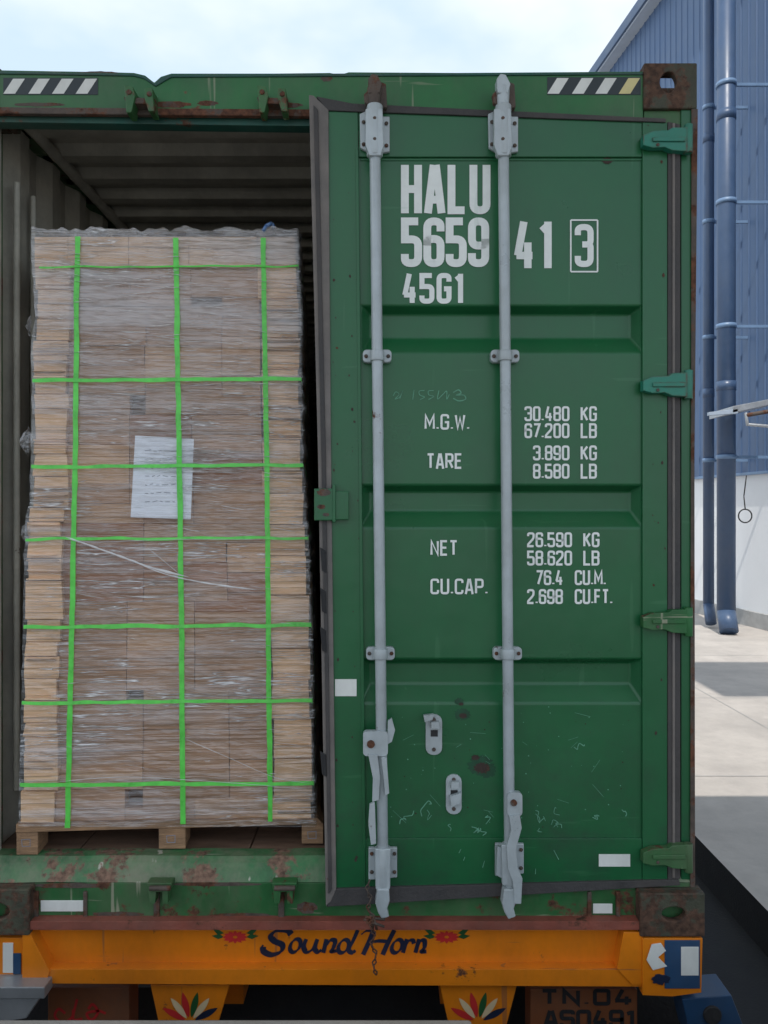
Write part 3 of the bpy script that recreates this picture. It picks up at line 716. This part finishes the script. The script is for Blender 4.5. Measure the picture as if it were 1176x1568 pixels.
# ------------------------------------------------------------------ trailer
tr=empty('container_trailer',(-.17,2.5,0))
TP=Pl(2.53)
b=B('rear_beam',tr)
b.rect(TP,46,1411,979,1424,.02,.30,'redrust')
b.rect(TP,40,1424,984,1486,-.03,.02,'orange')
b.pr(TP,[(34,1484),(988,1484),(988,1511),(34,1506)],.012,.05,'orange')
b.pr(TP,[(34,1426),(44,1426),(76,1488),(70,1506),(34,1504)],.018,.06,'orange')
b.pr(TP,[(955,1428),(984,1428),(984,1508),(968,1508),(945,1484)],.018,.06,'orange')
b.rect(TP,-60,1436,34,1506,.0,.2,'orange'); b.rect(TP,4,1444,20,1490,.003,.003,'tapew'); b.rect(TP,20,1460,32,1492,.004,.003,'blueP')
b.pr(TP,[(984,1437),(1076,1437),(1074,1520),(1030,1526),(984,1524)],.024,.16,'orange')
b.rect(TP,1018,1440,1072,1514,.027,.003,'blueP')
b.rect(TP,1043,1450,1070,1494,.0285,.002,'tapew')
b.pr(TP,[(998,1446),(1012,1444),(1020,1456),(1008,1466),(1022,1480),(1000,1486),(990,1470)],.0295,.002,'tapew')
b.pr(TP,blob(1012,1500,14,8,73,18,.5),.0295,.002,'navy')
for x in (-.62,.20): b.box((x,2.75,.85),(x+.12,14.6,1.17),'orange')
for y in (3.4,5,7,9,11,13.5): b.box((-.5,y,.95),(.2,y+.1,1.1),'orange')
b.rect(TP,-60,1512,1066,1700,-.35,.02,'darkrub')
b.done(.004)
b=B('bumper_brackets',tr)
for (a,c,d,e) in ((230,352,250,324),(673,792,694,768)):
    b.pr(TP,[(a,1508),(c,1508),(e,1600),(d,1600)],-.02,.02,'orange')
    cu=(a+c)/2
    for k,(an,mt) in enumerate(((-62,'red'),(-38,'paleP'),(-14,'red'),(14,'leaf'),(38,'paleP'),(62,'navy'))):
        aa=math.radians(an); s_,c_=math.sin(aa),math.cos(aa); pts=[]
        for sg in (1,-1):
            for q in range(13):
                t=q/12 if sg>0 else 1-q/12; ww=sg*5*math.sin(math.pi*t)**.8 if 0<t<1 else 0; rr=8+40*t; pts.append((cu+s_*rr+c_*ww,1566-c_*rr+s_*ww))
        b.poly([TP.p(u,v,-.0185) for u,v in pts],mt)
b.rect(TP,73,1513,198,1620,-.10,.1,'brownbox'); b.rect(TP,812,1515,976,1640,-.10,.1,'brownbox')
text(b,TP,'TN.04',828,968,1514,1540,6,-.098,'darkrub',.25); text(b,TP,'AS0491',832,972,1546,1574,6,-.098,'darkrub',.2)
for pts in ([(100,1552),(90,1545),(84,1556),(96,1566),(110,1558),(112,1546)],[(118,1530),(112,1560),(126,1560)],[(135,1545),(142,1538),(150,1550),(140,1562),(133,1552),(150,1548),(162,1552)]):
    stroke(b,TP,crom(pts,6),4,-.098,'red')
b.rect(TP,-40,1512,68,1530,.07,.12,'steel'); b.pr(TP,[(-40,1530),(60,1530),(40,1560),(-40,1572)],.06,.1,'steel')
b.pr(TP,[(1044,1530),(1120,1524),(1134,1560),(1150,1600),(1060,1600)],.0,.12,'blueP')
b.disc(TP,1092,1556,14,.01,.02,'darkrub')
b.done(.003)
b=B('painted_signwriting',tr)
S=lambda pts,tw=7:stroke(b,TP,crom(pts,7),tw*1.2,-.0285,'navy',nib=2.5)
def loop(cu,cv,rx,ry,sk=.3):
    P=[]
    for i in range(25):
        a=i/24*2*math.pi; y=ry*math.sin(a); P.append(V((cu+rx*math.cos(a)-y*sk,cv+y)))
    stroke(b,TP,P,7.5,-.0285,'navy',nib=2.5)
S([(446,1431),(440,1425),(424,1425),(415,1433),(420,1441),(432,1447),(430,1457),(416,1462),(404,1457),(403,1450)],8.5)
loop(452,1448,7.5,10)
S([(469,1438),(465,1450),(470,1458),(480,1452),(486,1438)]); S([(486,1438),(482,1452),(487,1458),(492,1454)])
S([(500,1438),(495,1459)]); S([(497,1450),(506,1440),(513,1441),(511,1450),(508,1457),(515,1456)])
loop(526,1449,7.5,10); S([(548,1424),(541,1440),(534,1454),(540,1459),(544,1455)],7)
S([(572,1425),(566,1440),(556,1462)],9); S([(604,1424),(594,1444),(586,1462)],9); S([(553,1431),(562,1425),(572,1426)],5); S([(562,1446),(578,1441),(596,1442)],6)
loop(608,1449,7.5,10); S([(623,1438),(617,1459)]); S([(619,1450),(626,1441),(632,1440),(634,1445)],6)
S([(642,1438),(636,1459)]); S([(638,1450),(644,1441),(650,1441),(650,1450),(646,1457),(653,1457)])
S([(403,1447),(400,1453),(404,1460)],4)
for cu in (360,684):
    for k in range(12):
        a=k/12*6.283; P=[]
        for sg in (1,-1):
            for q in range(9):
                t=q/8 if sg>0 else 1-q/8; rr=3+14*t; ww=sg*2.8*math.sin(math.pi*min(1,t+.05)); P.append((cu+math.cos(a)*rr*1.2-math.sin(a)*ww,1435+math.sin(a)*rr*.6+math.cos(a)*ww))
        b.poly([TP.p(u,v,-.0286+.0001*k) for u,v in P],'red')
    for s in (-1,1):
        for dy in (-4,2):
            P=[(cu+s*17,1433+dy),(cu+s*24,1428+dy),(cu+s*36,1429+dy*2),(cu+s*26,1436+dy)]
            b.poly([TP.p(u,v,-.0288+.0001*dy) for u,v in P],'leaf')
b.done(recalc=False)
b=B('wheels',tr)
for y in (3.6,4.9):
    for x in (-1.28,-.98,.62,.92):
        c=V((x,y,.23)); n=36
        prof=[(.0,.28),(-.02,.30),(.0,.44),(.05,.52),(.10,.535),(.16,.535),(.21,.52),(.26,.44),(.28,.30),(.26,.28)]
        base=len(b.v)
        for i in range(n):
            a=2*math.pi*i/n
            for dx,rr in prof: b.v.append(c+V((dx,math.cos(a)*rr,math.sin(a)*rr)))
        k=len(prof)
        for i in range(n):
            for j in range(k-1):
                b.face([base+i*k+j,base+i*k+j+1,base+((i+1)%n)*k+j+1,base+((i+1)%n)*k+j],'darkrub',True)
        b.tube(c+V((.08,0,0)),c+V((.2,0,0)),.29,'orange',n=24); b.tube(c+V((-.01,0,0)),c+V((.29,0,0)),.09,'steel')
    b.tube(V((-1.2,y,.23)),V((1.1,y,.23)),.06,'rusty')
b.done()
# ------------------------------------------------------------------ setting
PX0,PX1,PY0,PY1,PZ=-2.7,2.50,1.0,19.0,-.30
b=B('ground')
xs=[-400,PX0,PX1,400]; ys=[-400,PY0,PY1,400]
for i in range(3):
    for j in range(3):
        if i==1 and j==1: continue
        b.poly([V((xs[i],ys[j],0)),V((xs[i+1],ys[j],0)),V((xs[i+1],ys[j+1],0)),V((xs[i],ys[j+1],0))],'conc')
b.done(recalc=False)
b=B('dock_pit')
b.poly([V((PX0,PY0,PZ)),V((PX1,PY0,PZ)),V((PX1,PY1,PZ)),V((PX0,PY1,PZ))],'asph')
for a,c in (((PX0,PY0),(PX0,PY1)),((PX1,PY0),(PX1,PY1)),((PX0,PY1),(PX1,PY1)),((PX0,PY0),(PX1,PY0))):
    b.poly([V((*a,PZ)),V((*c,PZ)),V((*c,0)),V((*a,0))],'asph')
b.done(recalc=False)
b=B('pavement_joints')
for k in range(8):
    y=7.6+k*3.2; b.poly([V((PX1+.02,y,.004)),V((9,y,.004)),V((9,y+.012,.004)),V((PX1+.02,y+.012,.004))],'plinth')
b.poly([V((4.6,4,.004)),V((4.612,4,.004)),V((4.612,40,.004)),V((4.6,40,.004))],'plinth')
b.done(recalc=False)
b=B('loading_dock')
b.box((-14,-8,0.0),(14,1.945,1.27),'dock'); b.box((-3,.6,1.272),(.225,1.985,1.30),'dock')
for x in (-1.3,.9): b.box((x,1.946,.5),(x+.2,2.05,1.1),'darkrub')
b.done(.01)
b=B('unseen_sun_shield')  # unseen slab on posts, added to keep sun off door and near ground
b.box((-2.3,-.5,6.0),(4.9,3.62,6.06),'shield')
for x in (-2.2,4.7): b.box((x,-.45,1.27),(x+.12,-.33,5.998),'steel')
for x in (-2.2,0.2,2.6,4.7): b.box((x,-.4,5.85),(x+.08,3.5,5.998),'shield')
b.done(.01)
wh=empty('blue_warehouse_building',(8.4,17,0))
def WX(d,o=0): return 8.3-.125*(d-17.5)-o
b=B('cladding',wh)
d=2.0; pts=[]
while d<46: pts+=[(d,0),(d+.24,0),(d+.255,.022),(d+.285,.022),(d+.30,0)]; d+=.30
for (a,oa),(c,oc) in zip(pts,pts[1:]):
    if c-a<1e-6: continue
    b.poly([V((WX(a,oa),a,3.5)),V((WX(c,oc),c,3.5)),V((WX(c,oc),c,17.0)),V((WX(a,oa),a,17.0))],'blue')
b.done(recalc=False)
def strip(o0,th,z0,z1,mt,d0=2,d1=46):
    b.ext([V((WX(d0,o0),d0,z0)),V((WX(d1,o0),d1,z0)),V((WX(d1,o0),d1,z1)),V((WX(d0,o0),d0,z1))],V((th,0,0)),mt)
b=B('base_wall',wh)
strip(-.06,.3,.35,3.5,'wwall'); strip(.0,.4,0,.35,'plinth'); strip(.05,.12,3.44,3.50,'clip')
strip(-.12,20,3.6,16.9,'blue')
for dd in (6,10): strip(-.04,.05,1.3,2.6,'steel',dd,dd+1.6)
b.done(.005)
b=B('roof_and_gutter',wh)
strip(.35,.45,16.95,17.25,'gut'); strip(.42,.10,17.0,17.32,'pipe')
b.ext([V((WX(2,.4),2,17.26)),V((WX(46,.4),46,17.26)),V((WX(46,-14),46,19.8)),V((WX(2,-14),2,19.8))],V((0,0,.08)),'gut')
b.done(.01)
b=B('downpipes',wh)
for d,u,rr,bz in ((16.6,1112,.19,0.12),(17.6,1085,.12,.15)):
    x=(u-588)/F*d; b.tube(V((x,d,bz+.3)),V((x,d,16.9)),rr,'pipe',n=24)
    b.tube(V((x,d,bz+.35)),V((x-.05,d-.25,bz-.05)),rr,'pipe',n=24)
    for vv in ((130,310,500,700) if u==1112 else (165,340,517,705)):
        z=CZ+(784-vv)*d/F
        b.tube(V((x,d,z-.045)),V((x,d,z+.045)),rr*1.1,'clip',n=24)
        b.box((x,d-.03,z-.03),(WX(d),d+.03,z+.03),'clip')
    for z in (5.2,11.0): b.tube(V((x,d,z)),V((x,d,z+.2)),rr*1.06,'pipe',n=24)
b.done()
b=B('wall_canopy',wh)
d=15.2
def q(u,v,dd=d): return V(((u-588)/F*dd,dd,CZ+(784-v)*dd/F))
b.ext([q(1122,622),q(1205,606),q(1205,614),q(1122,632)],V((0,1.1,0)),'steel')
b.ext([q(1086,631),q(1130,626),q(1130,633),q(1086,636)],V((0,.1,0)),'gut')
b.tube(q(1142,636),q(1200,626),.04,'rusty'); b.tube(q(1145,650),q(1205,655),.03,'steel'); b.tube(q(1142,632),q(1145,652),.03,'steel')
b.done(.005)
b=B('hanging_cable',wh)
d=15.6; c=q(1141,790,d); R=.135
b.path([c+V((R*math.cos(i/20*6.283),0,R*math.sin(i/20*6.283))) for i in range(21)],.014,'darkrub',6)
b.path([q(1143,728,d),q(1139,760,d),q(1141,779,d)],.012,'darkrub',6)
b.done()
b=B('unseen_shadow_box')  # unseen block added overhead to cast the shadow band on the yard
b.box((3.9,4.6,11.0),(9.4,6.2,12.6),'blue')
for x in (4.6,6.2,7.8): b.box((x,4.58,11.5),(x+.9,4.599,12.2),'steel')
b.done(.01)
# ------------------------------------------------------------------ light, sky, camera
el,ph=math.radians(60),math.radians(8)
dv=V((math.sin(ph)*math.cos(el),math.cos(ph)*math.cos(el),-math.sin(el)))
ld=bpy.data.lights.new('sun','SUN'); ld.energy=3.4; ld.angle=math.radians(.5); ld.color=(1,.95,.88)
lo=bpy.data.objects.new('sun',ld); lo.rotation_euler=dv.to_track_quat('-Z','Y').to_euler(); lo.location=(0,-5,20); scene.collection.objects.link(lo)
wd=bpy.data.worlds.new('World'); scene.world=wd; wd.use_nodes=True; nt=wd.node_tree; bg=nt.nodes['Background']
sk=nd(nt,'ShaderNodeTexSky',sky_type='NISHITA'); sk.sun_disc=False; sk.sun_elevation=el; sk.sun_rotation=math.pi+ph; sk.dust_density=3; sk.air_density=1.0
tc=nd(nt,'ShaderNodeTexCoord').outputs['Generated']
cn=noisen(nt,tc,2.3,5,.5,(1,1,2.0)); cf=ramp(nt,cn,.44,.66,.1,1)
haze=mixc(nt,.85,sk.outputs[0],(4.9,6.3,7.9))
col=mixc(nt,cf,haze,(7.6,7.8,8.0))
nt.links.new(col,bg.inputs[0]); bg.inputs[1].default_value=.15
cd=bpy.data.cameras.new('camera'); cam=bpy.data.objects.new('camera',cd); scene.collection.objects.link(cam); scene.camera=cam
cam.location=(0,0,CZ); cam.rotation_euler=(math.radians(90),0,0)
cd.sensor_fit='VERTICAL'; cd.sensor_height=24; cd.lens=24*F/1568; cd.clip_start=.05; cd.clip_end=2000
